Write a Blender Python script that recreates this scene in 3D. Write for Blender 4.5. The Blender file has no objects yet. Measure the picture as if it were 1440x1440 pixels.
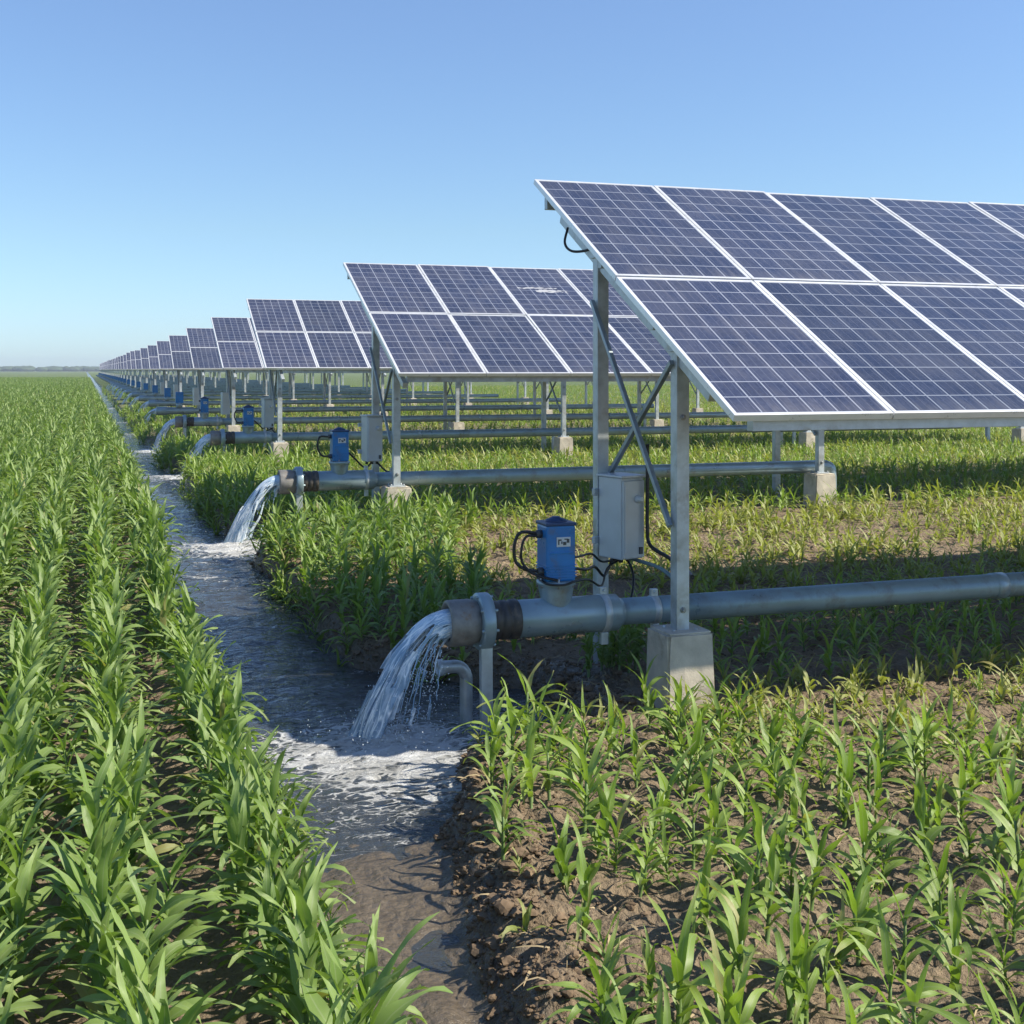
import bpy, bmesh, math, random
import numpy as np
from mathutils import Vector, Matrix, Euler
random.seed(7); RNG = np.random.default_rng(7)
PI = math.pi; R = math.radians
scn = bpy.context.scene
C = scn.collection
H = 2.15                                   # eye height over the near soil
YAW = 18.98

# ------------------------------------------------------------------ noise
def _hash(ix, iy, seed):
    h = (ix.astype(np.int64) * 374761393 + iy.astype(np.int64) * 668265263 + seed * 1442695041) & 0xffffffff
    h = ((h ^ (h >> 13)) * 1274126177) & 0xffffffff
    return ((h ^ (h >> 16)) & 0xffff) / 65535.0
def vnoise(x, y, seed=0):
    x = np.asarray(x, float); y = np.asarray(y, float)
    ix = np.floor(x); iy = np.floor(y); fx = x - ix; fy = y - iy
    fx = fx * fx * (3 - 2 * fx); fy = fy * fy * (3 - 2 * fy)
    a = _hash(ix, iy, seed); b = _hash(ix + 1, iy, seed); c = _hash(ix, iy + 1, seed); d = _hash(ix + 1, iy + 1, seed)
    return (a * (1 - fx) + b * fx) * (1 - fy) + (c * (1 - fx) + d * fx) * fy
def fbm(x, y, o=4, seed=0):
    s = 0; a = .5
    for i in range(o):
        s = s + a * vnoise(x * 2 ** i + i * 17.3, y * 2 ** i - i * 9.1, seed + i); a *= .5
    return s / (1 - .5 ** o)
def sstep(a, b, x):
    t = np.clip((np.asarray(x, float) - a) / (b - a), 0, 1); return t * t * (3 - 2 * t)

# ------------------------------------------------------------------ terrain functions
def base_z(Y): return .25 * sstep(8.6, 14.0, Y)
def water_z(Y): return -.145 + .215 * sstep(8.8, 14.5, Y)
def canal_left(Y): return .84 + .10 * (fbm(np.asarray(Y) * .9, np.asarray(Y) * 0, 3, 5) - .5) + .10 * (1 - sstep(3.5, 7, Y))
def canal_right(Y):
    Y = np.asarray(Y, float)
    far = 1.90 - .34 * sstep(9, 15, Y) + .26 * (fbm(Y * .8, Y * 0 + 3, 3, 9) - .5)
    near = 1.36 + .18 * np.clip(Y - 4, -1, 3) + .14 * (fbm(Y * 1.7, Y * 0 + 7, 3, 19) - .5)
    k = sstep(6.2, 6.9, Y)
    pool = 1.0 * sstep(6.7, 7.25, Y) * (1 - sstep(8.2, 9.6, Y))
    for yp in (15.05, 25.2, 33.3):
        pool = pool + .55 * sstep(yp - 1.5, yp - .9, Y) * (1 - sstep(yp + .2, yp + .9, Y))
    return near * (1 - k) + far * k + pool
def ground_z(X, Y, fine=True):
    X = np.asarray(X, float); Y = np.asarray(Y, float)
    z = base_z(Y)
    l = canal_left(Y); r = canal_right(Y)
    inside = sstep(l - .22, l + .10, X) * (1 - sstep(r - .08, r + .18, X))
    depth = .125 + .30 * sstep(5.5, 7.3, Y + (1.5 * (fbm(X * 1.7, Y * 1.3, 3, 23) - .5) if fine else 0))
    z = z - depth * inside
    if fine:
        near = np.exp(-np.maximum(np.hypot(X - 2, Y - 5) - 5, 0) / 8)
        right = sstep(0.0, .3, X - r)
        bank = np.exp(-((X - r - .22) / .30) ** 2) * sstep(2, 4, Y)
        cl = np.abs(fbm(X * 4.5, Y * 4.5, 4, 31) - .5) * 2
        cl2 = fbm(X * 11, Y * 11, 3, 41) - .5
        z = z + near * (right * (.085 * (.35 - cl) + .055 * cl2) + bank * (.17 * (fbm(X * 3.2, Y * 3.2, 4, 77) - .45) + .06 * cl2))
        z = z + near * (1 - right) * (1 - inside) * (.03 * cl2 + .02 * np.cos((X - .57) / .44 * 2 * PI))
        z = z + inside * (.075 * (fbm(X * 2.6, Y * 1.5, 4, 57) - .5) + .020 * cl2 + .03 * (fbm(X * 7, Y * 4, 3, 58) - .5)) * near
    return z
def gz(x, y): return float(ground_z(np.array([x]), np.array([y]))[0])

# ------------------------------------------------------------------ materials
def new_mat(name):
    m = bpy.data.materials.new(name); m.use_nodes = True
    nt = m.node_tree; nt.nodes.clear()
    return m, nt
class NT:
    def __init__(s, nt): s.nt = nt
    def n(s, typ, **kw):
        nd = s.nt.nodes.new(typ)
        for k, v in kw.items():
            if k.startswith('_'): setattr(nd, k[1:], v)
            else:
                key = int(k[1:]) if (k[0] == 'i' and k[1:].isdigit()) else k.replace('__', ' ')
                s.set(nd.inputs[key], v)
        return nd
    def set(s, sock, v):
        if isinstance(v, bpy.types.NodeSocket): s.nt.links.new(v, sock)
        elif isinstance(v, bpy.types.Node): s.nt.links.new(v.outputs[0], sock)
        else: sock.default_value = v
    def math(s, op, a, b=0.0, c=None, clamp=False):
        nd = s.nt.nodes.new('ShaderNodeMath'); nd.operation = op; nd.use_clamp = clamp
        s.set(nd.inputs[0], a); s.set(nd.inputs[1], b)
        if c is not None: s.set(nd.inputs[2], c)
        return nd.outputs[0]
    def mix(s, f, a, b, blend='MIX'):
        nd = s.nt.nodes.new('ShaderNodeMix'); nd.data_type = 'RGBA'; nd.blend_type = blend
        s.set(nd.inputs[0], f); s.set(nd.inputs[6], a); s.set(nd.inputs[7], b)
        return nd.outputs[2]
    def ramp(s, f, stops, interp='LINEAR'):
        nd = s.nt.nodes.new('ShaderNodeValToRGB'); cr = nd.color_ramp; cr.interpolation = interp
        while len(cr.elements) < len(stops): cr.elements.new(.5)
        for e, (p, c) in zip(cr.elements, stops):
            e.position = p; e.color = c if len(c) == 4 else (*c, 1)
        s.set(nd.inputs[0], f)
        return nd.outputs[0]
    def noise(s, vec, scale, detail=4, rough=.55, dist=0.0):
        nd = s.n('ShaderNodeTexNoise', Scale=scale, Detail=detail, Roughness=rough, Distortion=dist)
        if vec is not None: s.set(nd.inputs['Vector'], vec)
        return nd.outputs[0]
    def mapr(s, v, a, b, c=0., d=1.):
        nd = s.nt.nodes.new('ShaderNodeMapRange'); nd.clamp = True
        for i, q in enumerate((v, a, b, c, d)): s.set(nd.inputs[i], q)
        return nd.outputs[0]
    def bump(s, h, strength=.3, dist=.02):
        return s.n('ShaderNodeBump', Strength=strength, Distance=dist, Height=h).outputs[0]
    def pbr(s, **kw):
        return s.n('ShaderNodeBsdfPrincipled', **kw)
    def out(s, sh): s.n('ShaderNodeOutputMaterial', Surface=sh)
def c4(r, g, b): return (r, g, b, 1)

def mat_simple(name, col, rough, metal=0., var=.25, nscale=6., bump=.1, bscale=60., spec=.5, dirt=None):
    m, nt = new_mat(name); t = NT(nt)
    co = t.n('ShaderNodeTexCoord').outputs['Object']
    rnd = t.n('ShaderNodeObjectInfo').outputs['Random']
    n1 = t.noise(co, nscale, 5, .6)
    n2 = t.noise(co, bscale, 3, .5)
    k = t.mapr(n1, .3, .7, 1 - var, 1 + var)
    k = t.math('MULTIPLY', k, t.mapr(rnd, 0, 1, .94, 1.06))
    colr = t.mix(1.0, c4(*col), t.n('ShaderNodeCombineColor', Red=k, Green=k, Blue=k).outputs[0], 'MULTIPLY')
    if dirt:
        dm = t.mapr(t.noise(co, dirt[1], 6, .65), dirt[2], dirt[3])
        colr = t.mix(dm, colr, c4(*dirt[0]))
    rg = t.mapr(n1, .3, .7, max(.04, rough - .1), min(1, rough + .1))
    p = t.pbr(Base__Color=colr, Roughness=rg, Metallic=metal, Normal=t.bump(n2, bump, .004))
    p.inputs['Specular IOR Level'].default_value = spec
    t.out(p.outputs[0]); return m

M = {}
M['steel'] = mat_simple('galvanised_steel', (.46, .50, .52), .42, .40, .22, 9, .12, 80, dirt=((.25, .21, .16), 5, .54, .80))
M['brace'] = mat_simple('brace_steel', (.30, .35, .39), .42, .5, .2, 9, .12, 80)
M['pipe'] = mat_simple('pipe_paint', (.255, .335, .375), .34, .30, .16, 3, .06, 40, dirt=((.19, .165, .13), 5, .54, .80))
M['cast'] = mat_simple('cast_iron', (.205, .195, .18), .55, .35, .3, 12, .35, 70, dirt=((.20, .12, .06), 9, .56, .75))
M['coupling'] = mat_simple('rubber_coupling', (.045, .04, .037), .5, .0, .4, 10, .2, 60, dirt=((.16, .12, .08), 12, .58, .75))
M['concrete'] = mat_simple('concrete', (.50, .455, .375), .9, 0, .2, 7, .5, 90, .3, dirt=((.20, .165, .12), 4, .52, .75))
M['blue'] = mat_simple('blue_enamel', (.012, .155, .42), .33, .0, .15, 6, .05, 60, dirt=((.10, .11, .13), 8, .56, .80))
M['bluedark'] = mat_simple('dark_blue_enamel', (.012, .04, .12), .4, .0, .15, 6, .05, 60)
M['box'] = mat_simple('grey_enamel', (.50, .53, .55), .38, .1, .08, 4, .04, 50, dirt=((.27, .24, .2), 5, .62, .85))
M['boxdark'] = mat_simple('dark_plastic', (.05, .055, .06), .4, 0, .1)
M['cable'] = mat_simple('black_cable', (.012, .012, .013), .42, 0, .2)
M['hose'] = mat_simple('grey_hose', (.16, .24, .26), .4, 0, .2)
M['plate'] = mat_simple('pale_plate', (.55, .57, .58), .4, 0, .1)
M['frame'] = mat_simple('aluminium_frame', (.74, .75, .76), .32, .35, .06, 6, .03, 60)
M['backsheet'] = mat_simple('panel_backsheet', (.58, .58, .57), .5, 0, .05)
M['bolt'] = mat_simple('bolt_steel', (.30, .31, .32), .4, .8, .2)
M['clod'] = mat_simple('soil_clod', (.165, .118, .078), .95, 0, .35, 9, .8, 50, .2)

def mat_panel(name, smear=False):
    m, nt = new_mat(name); t = NT(nt)
    uv = t.n('ShaderNodeUVMap').outputs[0]
    sep = t.n('ShaderNodeSeparateXYZ', Vector=uv)
    u = t.mapr(sep.outputs[0], .022, .978, 0, 6); v = t.mapr(sep.outputs[1], .014, .986, 0, 10)
    def edge(x, w):
        f = t.math('FRACT', x); d = t.math('ABSOLUTE', t.math('SUBTRACT', f, .5))
        return t.math('GREATER_THAN', d, .5 - w)
    lines = t.math('MAXIMUM', edge(u, .030), edge(v, .026))
    border = t.math('MAXIMUM',
        t.math('GREATER_THAN', t.math('ABSOLUTE', t.math('SUBTRACT', sep.outputs[0], .5)), .478),
        t.math('GREATER_THAN', t.math('ABSOLUTE', t.math('SUBTRACT', sep.outputs[1], .5)), .486))
    lines = t.math('MAXIMUM', lines, border)
    bus = edge(t.math('ADD', t.math('MULTIPLY', u, 3), .5), .035)
    cellid = t.n('ShaderNodeCombineXYZ', X=t.math('FLOOR', u), Y=t.math('FLOOR', v), Z=t.n('ShaderNodeObjectInfo').outputs['Random'])
    wn = t.n('ShaderNodeTexWhiteNoise', Vector=cellid.outputs[0]).outputs[0]
    crys = t.n('ShaderNodeTexVoronoi', Scale=90.0); t.set(crys.inputs['Vector'], uv)
    f = t.math('ADD', t.math('MULTIPLY', wn, .45), t.math('MULTIPLY', t.n('ShaderNodeSeparateColor', Color=crys.outputs['Color']).outputs[0], .55))
    cell = t.ramp(f, [(0, (.018, .024, .050)), (.5, (.027, .035, .070)), (1, (.040, .050, .092))])
    cell = t.mix(t.math('MULTIPLY', bus, .22), cell, c4(.25, .26, .32))
    col = t.mix(lines, cell, c4(.25, .275, .33))
    co = t.n('ShaderNodeTexCoord').outputs['Object']
    orn = t.n('ShaderNodeObjectInfo').outputs['Random']
    pos4 = t.n('ShaderNodeVectorMath', _operation='ADD', i0=co, i1=t.n('ShaderNodeCombineXYZ', X=t.math('MULTIPLY', orn, 37.0), Y=t.math('MULTIPLY', orn, 11.0)).outputs[0]).outputs[0]
    streak = t.noise(t.n('ShaderNodeMapping', Vector=pos4, Scale=(9, .9, 1)).outputs[0], 1.6, 5, .65)
    low = t.mapr(sep.outputs[1], .0, .10, .16, 0)
    dust = t.math('ADD', t.math('ADD', t.mapr(t.noise(pos4, 1.7, 6, .65), .40, .75, .01, .13), t.mapr(streak, .5, .8, 0, .14)), t.math('MULTIPLY', low, t.mapr(streak, .3, .6)))
    col = t.mix(dust, col, c4(.30, .285, .27))
    col = t.mix(1.0, col, t.ramp(orn, [(0, (.82, .84, .86)), (1, (1.1, 1.08, 1.1))]), 'MULTIPLY')
    if smear:
        s1 = t.math('MULTIPLY', t.math('GREATER_THAN', .012, t.math('ABSOLUTE', t.math('SUBTRACT', sep.outputs[1], t.math('ADD', .52, t.math('MULTIPLY', t.noise(co, 6, 3), .06))))),
                    t.math('LESS_THAN', t.math('ABSOLUTE', t.math('SUBTRACT', sep.outputs[0], .45)), .28))
        s2 = t.math('MULTIPLY', t.math('GREATER_THAN', .03, t.math('ABSOLUTE', t.math('SUBTRACT', sep.outputs[1], t.math('ADD', .44, t.math('MULTIPLY', t.noise(co, 9, 3), .10))))),
                    t.math('LESS_THAN', t.math('ABSOLUTE', t.math('SUBTRACT', sep.outputs[0], .62)), .22))
        sm = t.math('MULTIPLY', t.math('MAXIMUM', s1, s2), t.mapr(t.noise(co, 14, 4), .35, .5))
        col = t.mix(t.math('MULTIPLY', sm, .75), col, c4(.52, .52, .52))
    rg = t.mapr(t.noise(co, 3, 4), .3, .7, .16, .30)
    p = t.pbr(Base__Color=col, Roughness=rg)
    p.inputs['Specular IOR Level'].default_value = .45
    t.out(p.outputs[0]); return m
M['panel'] = mat_panel('solar_cells'); M['panel_smear'] = mat_panel('smeared_solar_cells', True)

def mat_leaf(name, dark, light, tip, trans=.33):
    m, nt = new_mat(name); t = NT(nt)
    uv = t.n('ShaderNodeUVMap').outputs[0]
    sep = t.n('ShaderNodeSeparateXYZ', Vector=uv)
    co = t.n('ShaderNodeTexCoord').outputs['Object']
    rnd = t.n('ShaderNodeObjectInfo').outputs['Random']
    n1 = t.noise(co, 7, 4, .6)
    f = t.math('ADD', t.math('MULTIPLY', rnd, .55), t.math('MULTIPLY', n1, .45))
    col = t.ramp(f, [(.15, dark), (.75, light)])
    lid = t.n('ShaderNodeTexWhiteNoise', Vector=t.n('ShaderNodeCombineXYZ', X=t.math('FLOOR', sep.outputs[1]), Y=rnd).outputs[0]).outputs[0]
    col = t.mix(t.math('MULTIPLY', lid, .5), col, c4(*light))
    col = t.mix(t.math('MULTIPLY', t.math('GREATER_THAN', lid, .98), .8), col, c4(.30, .27, .11))
    v = t.math('FRACT', sep.outputs[1])
    col = t.mix(t.math('MULTIPLY', t.mapr(v, .62, 1.0), t.math('MULTIPLY', t.math('GREATER_THAN', lid, .35), .75)), col, c4(*tip))
    rib = t.math('LESS_THAN', t.math('ABSOLUTE', t.math('SUBTRACT', sep.outputs[0], .5)), .045)
    col = t.mix(t.math('MULTIPLY', rib, .55), col, c4(.26, .33, .16))
    vein = t.n('ShaderNodeTexWave', Scale=1.0)
    t.set(vein.inputs['Vector'], t.n('ShaderNodeCombineXYZ', X=t.math('MULTIPLY', sep.outputs[0], 5.0)).outputs[0])
    p = t.pbr(Base__Color=col, Roughness=t.mapr(n1, .3, .7, .36, .52), Normal=t.bump(vein.outputs['Fac'] if 'Fac' in vein.outputs else vein.outputs[1], .25, .002))
    p.inputs['Specular IOR Level'].default_value = .5
    tr = t.n('ShaderNodeBsdfTranslucent', Color=t.mix(1.0, col, c4(1.35, 1.5, .55), 'MULTIPLY'))
    mx = t.n('ShaderNodeMixShader', Fac=trans); t.set(mx.inputs[1], p.outputs[0]); t.set(mx.inputs[2], tr.outputs[0])
    t.out(mx.outputs[0]); return m
M['leaf'] = mat_leaf('maize_leaf', (.098, .180, .036), (.225, .320, .088), (.22, .27, .08))
M['young'] = mat_leaf('young_maize_leaf', (.118, .205, .032), (.245, .345, .070), (.30, .27, .11))
M['pale'] = mat_leaf('pale_seedling_leaf', (.19, .235, .05), (.33, .345, .10), (.36, .31, .14))
M['stalk'] = mat_simple('maize_stalk', (.12, .19, .055), .5, 0, .2)

def mat_ground():
    m, nt = new_mat('soil'); t = NT(nt)
    pos = t.n('ShaderNodeNewGeometry').outputs['Position']
    sep = t.n('ShaderNodeSeparateXYZ', Vector=pos)
    big = t.noise(pos, .8, 4); mid = t.noise(pos, 7, 6, .65); fine = t.noise(pos, 38, 5, .7)
    f = t.math('ADD', t.math('MULTIPLY', mid, .6), t.math('MULTIPLY', fine, .4))
    dry = t.ramp(f, [(.28, (.105, .079, .055)), (.5, (.235, .180, .122)), (.70, (.37, .29, .195))])
    dry = t.mix(t.mapr(big, .4, .65, 0, .35), dry, c4(.25, .18, .115))
    wetcol = t.ramp(f, [(.3, (.080, .064, .047)), (.7, (.165, .134, .098))])
    at = t.n('ShaderNodeAttribute', _attribute_name='wet')
    wet = t.mapr(t.math('ADD', at.outputs['Fac'], t.math('MULTIPLY', t.math('SUBTRACT', mid, .5), .7)), .35, .65)
    col = t.mix(wet, dry, wetcol)
    # weeds covering the far fields
    gat = t.n('ShaderNodeAttribute', _attribute_name='cover').outputs['Fac']
    gn = t.noise(pos, 1.1, 5, .7)
    g = t.math('MULTIPLY', gat, t.mapr(gn, .25, .55, .35, 1))
    gcol = t.ramp(t.noise(pos, 2.5, 5, .7), [(.3, (.055, .105, .028)), (.7, (.125, .19, .05))])
    col = t.mix(g, col, gcol)
    hh = t.math('ADD', t.math('MULTIPLY', mid, 1.0), t.math('MULTIPLY', fine, .6))
    peb = t.n('ShaderNodeTexVoronoi', Scale=26.0); t.set(peb.inputs['Vector'], pos)
    hh = t.math('ADD', hh, t.math('MULTIPLY', peb.outputs['Distance'], -.5))
    rg = t.mapr(wet, 0, 1, .95, .20)
    bs = t.mapr(wet, 0, 1, 1.0, .55)
    p = t.pbr(Base__Color=col, Roughness=rg)
    b = t.n('ShaderNodeBump', Distance=.06, Height=hh, Strength=bs); t.set(p.inputs['Normal'], b.outputs[0])
    p.inputs['Specular IOR Level'].default_value = .4
    t.out(p.outputs[0]); return m
M['ground'] = mat_ground()

def mat_water():
    m, nt = new_mat('canal_water'); t = NT(nt)
    pos = t.n('ShaderNodeNewGeometry').outputs['Position']
    mp = t.n('ShaderNodeMapping', Vector=pos, Scale=(1.0, 1.7, 1.0)).outputs[0]
    w1 = t.noise(mp, 6, 4, .55, .8); w2 = t.noise(mp, 30, 3, .5, .4)
    hh = t.math('ADD', w1, t.math('MULTIPLY', w2, .16))
    at = t.n('ShaderNodeAttribute', _attribute_name='foam').outputs['Fac']
    fn = t.noise(mp, 11, 7, .72, 1.4)
    vo = t.n('ShaderNodeTexVoronoi', _feature='DISTANCE_TO_EDGE', Scale=7.5)
    t.set(vo.inputs['Vector'], t.n('ShaderNodeVectorMath', _operation='ADD', i0=mp, i1=t.n('ShaderNodeVectorMath', _operation='SCALE', i0=t.n('ShaderNodeTexNoise', Vector=mp, Scale=5.0).outputs['Color'], Scale=.35).outputs[0]).outputs[0])
    lace = t.mapr(vo.outputs[0], .0, .16, .42, -.30)
    fn2 = t.noise(mp, 3.2, 5, .6, .8)
    foam = t.mapr(t.math('ADD', t.math('ADD', at, lace), t.math('ADD', t.math('MULTIPLY', t.math('SUBTRACT', fn, .5), 1.5), t.math('MULTIPLY', t.math('SUBTRACT', fn2, .5), 1.5))), .60, .92)
    foam = t.math('MULTIPLY', foam, t.mapr(at, .03, .2))
    p = t.pbr(Base__Color=c4(.040, .044, .044), Roughness=.04, Normal=t.bump(hh, .75, .06))
    p.inputs['IOR'].default_value = 1.33; p.inputs['Specular IOR Level'].default_value = 1.0
    fo = t.pbr(Base__Color=t.mix(t.mapr(fn2, .35, .65), c4(.62, .62, .60), c4(.93, .95, .97)), Roughness=.5, Normal=t.bump(t.math('ADD', fn, fn2), 1.0, .10))
    mx = t.n('ShaderNodeMixShader', Fac=foam); t.set(mx.inputs[1], p.outputs[0]); t.set(mx.inputs[2], fo.outputs[0])
    t.out(mx.outputs[0]); return m
M['water'] = mat_water()
def mat_jet():
    m, nt = new_mat('falling_water'); t = NT(nt)
    uv = t.n('ShaderNodeUVMap').outputs[0]
    mp = t.n('ShaderNodeMapping', Vector=uv, Scale=(16, 2.2, 1)).outputs[0]
    n1 = t.noise(mp, 2.0, 5, .6, .6)
    sep = t.n('ShaderNodeSeparateXYZ', Vector=uv)
    v = sep.outputs[1]
    vz = t.n('ShaderNodeTexVoronoi', _feature='DISTANCE_TO_EDGE', Scale=1.6)
    wob = t.n('ShaderNodeTexNoise', Vector=mp, Scale=1.2, Detail=3.0).outputs['Color']
    t.set(vz.inputs['Vector'], t.n('ShaderNodeVectorMath', _operation='ADD', i0=mp, i1=t.n('ShaderNodeVectorMath', _operation='SCALE', i0=wob, Scale=1.3).outputs[0]).outputs[0])
    net = t.mapr(vz.outputs[0], .015, .11, 1, 0)
    white = t.math('MAXIMUM', t.mapr(n1, .46, .74), t.math('MULTIPLY', net, t.mapr(n1, .30, .5)))
    p = t.pbr(Base__Color=t.mix(white, c4(.36, .52, .68), c4(.90, .94, .97)), Roughness=.12, Normal=t.bump(n1, .7, .03))
    p.inputs['IOR'].default_value = 1.33; p.inputs['Specular IOR Level'].default_value = .8
    tr = t.n('ShaderNodeBsdfTransparent', Color=c4(.90, .95, 1))
    mx = t.n('ShaderNodeMixShader', Fac=t.math('ADD', t.mapr(v, .15, .85, .92, .42), t.math('MULTIPLY', white, .62), clamp=True)); t.set(mx.inputs[1], tr.outputs[0]); t.set(mx.inputs[2], p.outputs[0])
    t.out(mx.outputs[0]); return m
M['jet'] = mat_jet()
def mat_drop():
    m, nt = new_mat('water_droplets'); t = NT(nt)
    p = t.pbr(Base__Color=c4(.75, .82, .88), Roughness=.1); p.inputs['Specular IOR Level'].default_value = .8
    t.out(p.outputs[0]); return m
M['drop'] = mat_drop()
M['wood'] = mat_simple('far_tree_foliage', (.045, .075, .035), .9, 0, .4, .2, 0, 5)

# ------------------------------------------------------------------ mesh builder
class MB:
    def __init__(s): s.v = []; s.f = []; s.uv = []; s.mi = []; s.sm = []
    def add(s, vs, fs, uvs=None, mi=0, smooth=False):
        o = len(s.v); s.v += [tuple(p) for p in vs]
        for i, f in enumerate(fs):
            s.f.append(tuple(o + k for k in f)); s.mi.append(mi); s.sm.append(smooth)
            s.uv.append(uvs[i] if uvs else [(0, 0)] * len(f))
        return s
    def box(s, c, size, rot=None, bev=.004, mi=0):
        bm = bmesh.new(); bmesh.ops.create_cube(bm, size=1.0)
        for v in bm.verts: v.co = Vector((v.co.x * size[0], v.co.y * size[1], v.co.z * size[2]))
        if bev: bmesh.ops.bevel(bm, geom=bm.edges[:], offset=bev, segments=2, affect='EDGES', profile=.6)
        mt = (rot if rot is not None else Matrix.Identity(3))
        bm.verts.index_update()
        s.add([Vector(c) + mt @ v.co for v in bm.verts], [[v.index for v in f.verts] for f in bm.faces], mi=mi)
        bm.free(); return s
    def bar(s, p0, p1, w, h, bev=.003, up=(0, 0, 1), mi=0):
        p0 = Vector(p0); p1 = Vector(p1); z = (p1 - p0); L = z.length; z.normalize()
        x = Vector(up).cross(z)
        if x.length < 1e-4: x = Vector((1, 0, 0))
        x.normalize(); y = z.cross(x)
        return s.box((p0 + p1) / 2, (w, h, L), Matrix((x, y, z)).transposed(), bev, mi)
    def prof(s, p0, axis, pts, n=28, cap0=True, cap1=True, mi=0):
        """lathe: pts = [(distance along axis, radius)]"""
        p0 = Vector(p0); z = Vector(axis).normalized()
        x = z.orthogonal().normalized(); y = z.cross(x)
        vs = []; fs = []
        for d, r in pts:
            for k in range(n):
                a = 2 * PI * k / n
                vs.append(p0 + z * d + (x * math.cos(a) + y * math.sin(a)) * r)
        for i in range(len(pts) - 1):
            for k in range(n):
                k2 = (k + 1) % n
                fs.append((i * n + k, i * n + k2, (i + 1) * n + k2, (i + 1) * n + k))
        s.add(vs, fs, mi=mi, smooth=True)
        o = len(s.v) - len(vs)
        for cap, i in ((cap0, 0), (cap1, len(pts) - 1)):
            if cap:
                idx = [o + i * n + k for k in range(n)]
                s.f.append(tuple(reversed(idx)) if i == 0 else tuple(idx)); s.mi.append(mi); s.sm.append(False); s.uv.append([(0, 0)] * n)
        return s
    def cyl(s, p0, p1, r, n=24, bev=.004, mi=0):
        p0 = Vector(p0); p1 = Vector(p1); L = (p1 - p0).length
        return s.prof(p0, p1 - p0, [(0, r - bev), (bev, r), (L - bev, r), (L, r - bev)], n, mi=mi)
    def tube(s, pts, r, n=8, mi=0, taper=None):
        pts = [Vector(p) for p in pts]; vs = []; fs = []; px = None
        for i, p in enumerate(pts):
            d = (pts[min(i + 1, len(pts) - 1)] - pts[max(i - 1, 0)]).normalized()
            x = d.orthogonal() if px is None else (px - d * px.dot(d))
            x.normalize(); px = x; y = d.cross(x)
            rr = r if taper is None else r + (taper - r) * i / (len(pts) - 1)
            for k in range(n):
                a = 2 * PI * k / n; vs.append(p + (x * math.cos(a) + y * math.sin(a)) * rr)
        for i in range(len(pts) - 1):
            for k in range(n):
                k2 = (k + 1) % n; fs.append((i * n + k, i * n + k2, (i + 1) * n + k2, (i + 1) * n + k))
        s.add(vs, fs, mi=mi, smooth=True)
        o = len(s.v) - len(vs)
        for i in (0, len(pts) - 1):
            s.f.append(tuple(o + i * n + k for k in range(n))); s.mi.append(mi); s.sm.append(False); s.uv.append([(0, 0)] * n)
        return s
    def mesh(s, name, mats):
        me = bpy.data.meshes.new(name); me.from_pydata(s.v, [], s.f)
        for m in (mats if isinstance(mats, (list, tuple)) else [mats]): me.materials.append(m)
        me.polygons.foreach_set('material_index', s.mi); me.polygons.foreach_set('use_smooth', s.sm)
        ul = me.uv_layers.new(name='UVMap')
        ul.data.foreach_set('uv', [c for f in s.uv for p in f for c in p])
        me.update(); return me
    def build(s, name, mats, parent=None, loc=(0, 0, 0), rot=(0, 0, 0)):
        return link(name, s.mesh(name, mats), parent, loc, rot)
def link(name, me, parent=None, loc=(0, 0, 0), rot=(0, 0, 0)):
    o = bpy.data.objects.new(name, me); C.objects.link(o); o.parent = parent; o.location = loc; o.rotation_euler = rot
    return o
def thing(name, label, cat, loc=(0, 0, 0), rz=0, group=None):
    o = bpy.data.objects.new(name, None); C.objects.link(o); o.location = loc; o.rotation_euler = (0, 0, rz)
    o.empty_display_size = .2
    return tag(o, label, cat, group)
def tag(o, label, cat, group=None, kind=None):
    o['label'] = label; o['category'] = cat
    if group: o['group'] = group
    if kind: o['kind'] = kind
    return o
def bez(pts, n=10):
    """Catmull-Rom through the points"""
    P = [Vector(p) for p in pts]; P = [P[0] * 2 - P[1]] + P + [P[-1] * 2 - P[-2]]; out = []
    for i in range(1, len(P) - 2):
        a, b, c, d = P[i - 1:i + 3]
        for k in range(n):
            t = k / n
            out.append(.5 * ((2 * b) + (c - a) * t + (2 * a - 5 * b + 4 * c - d) * t * t + (3 * b - a - 3 * c + d) * t ** 3))
    out.append(P[-2]); return out

# ------------------------------------------------------------------ camera, sky, sun
cam = bpy.data.cameras.new('camera'); co = bpy.data.objects.new('camera', cam); C.objects.link(co)
co.location = (0, 0, H); co.rotation_euler = (R(90), 0, R(-YAW)); scn.camera = co
cam.sensor_width = 36; cam.lens = 43.6; cam.shift_y = -200 / 1440; cam.clip_start = .05; cam.clip_end = 20000
SUN = Vector((1.0, -.50, 1.02)).normalized()
sl = bpy.data.lights.new('sun', 'SUN'); so = bpy.data.objects.new('sun', sl); C.objects.link(so)
sl.energy = 5.0; sl.angle = R(.53); sl.color = (1, .92, .77); so.rotation_euler = SUN.to_track_quat('Z', 'Y').to_euler(); so.location = (20, -7, 20)
w = bpy.data.worlds.new('World'); scn.world = w; w.use_nodes = True
wt = NT(w.node_tree); bg = w.node_tree.nodes['Background']
sky = wt.n('ShaderNodeTexSky', _sky_type='NISHITA')
sky.sun_disc = False; sky.sun_elevation = math.asin(SUN.z); sky.sun_rotation = math.atan2(SUN.x, SUN.y)
sky.altitude = 0; sky.air_density = 1.0; sky.dust_density = .25; sky.ozone_density = 2.0
gen = wt.n('ShaderNodeTexCoord').outputs['Generated']; up = wt.n('ShaderNodeSeparateXYZ', Vector=gen).outputs[2]
low = wt.mapr(up, .0, .32, 1, 0)
tint = wt.mix(low, c4(1.02, 1.12, 1.30), c4(.74, .92, 1.06))
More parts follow.
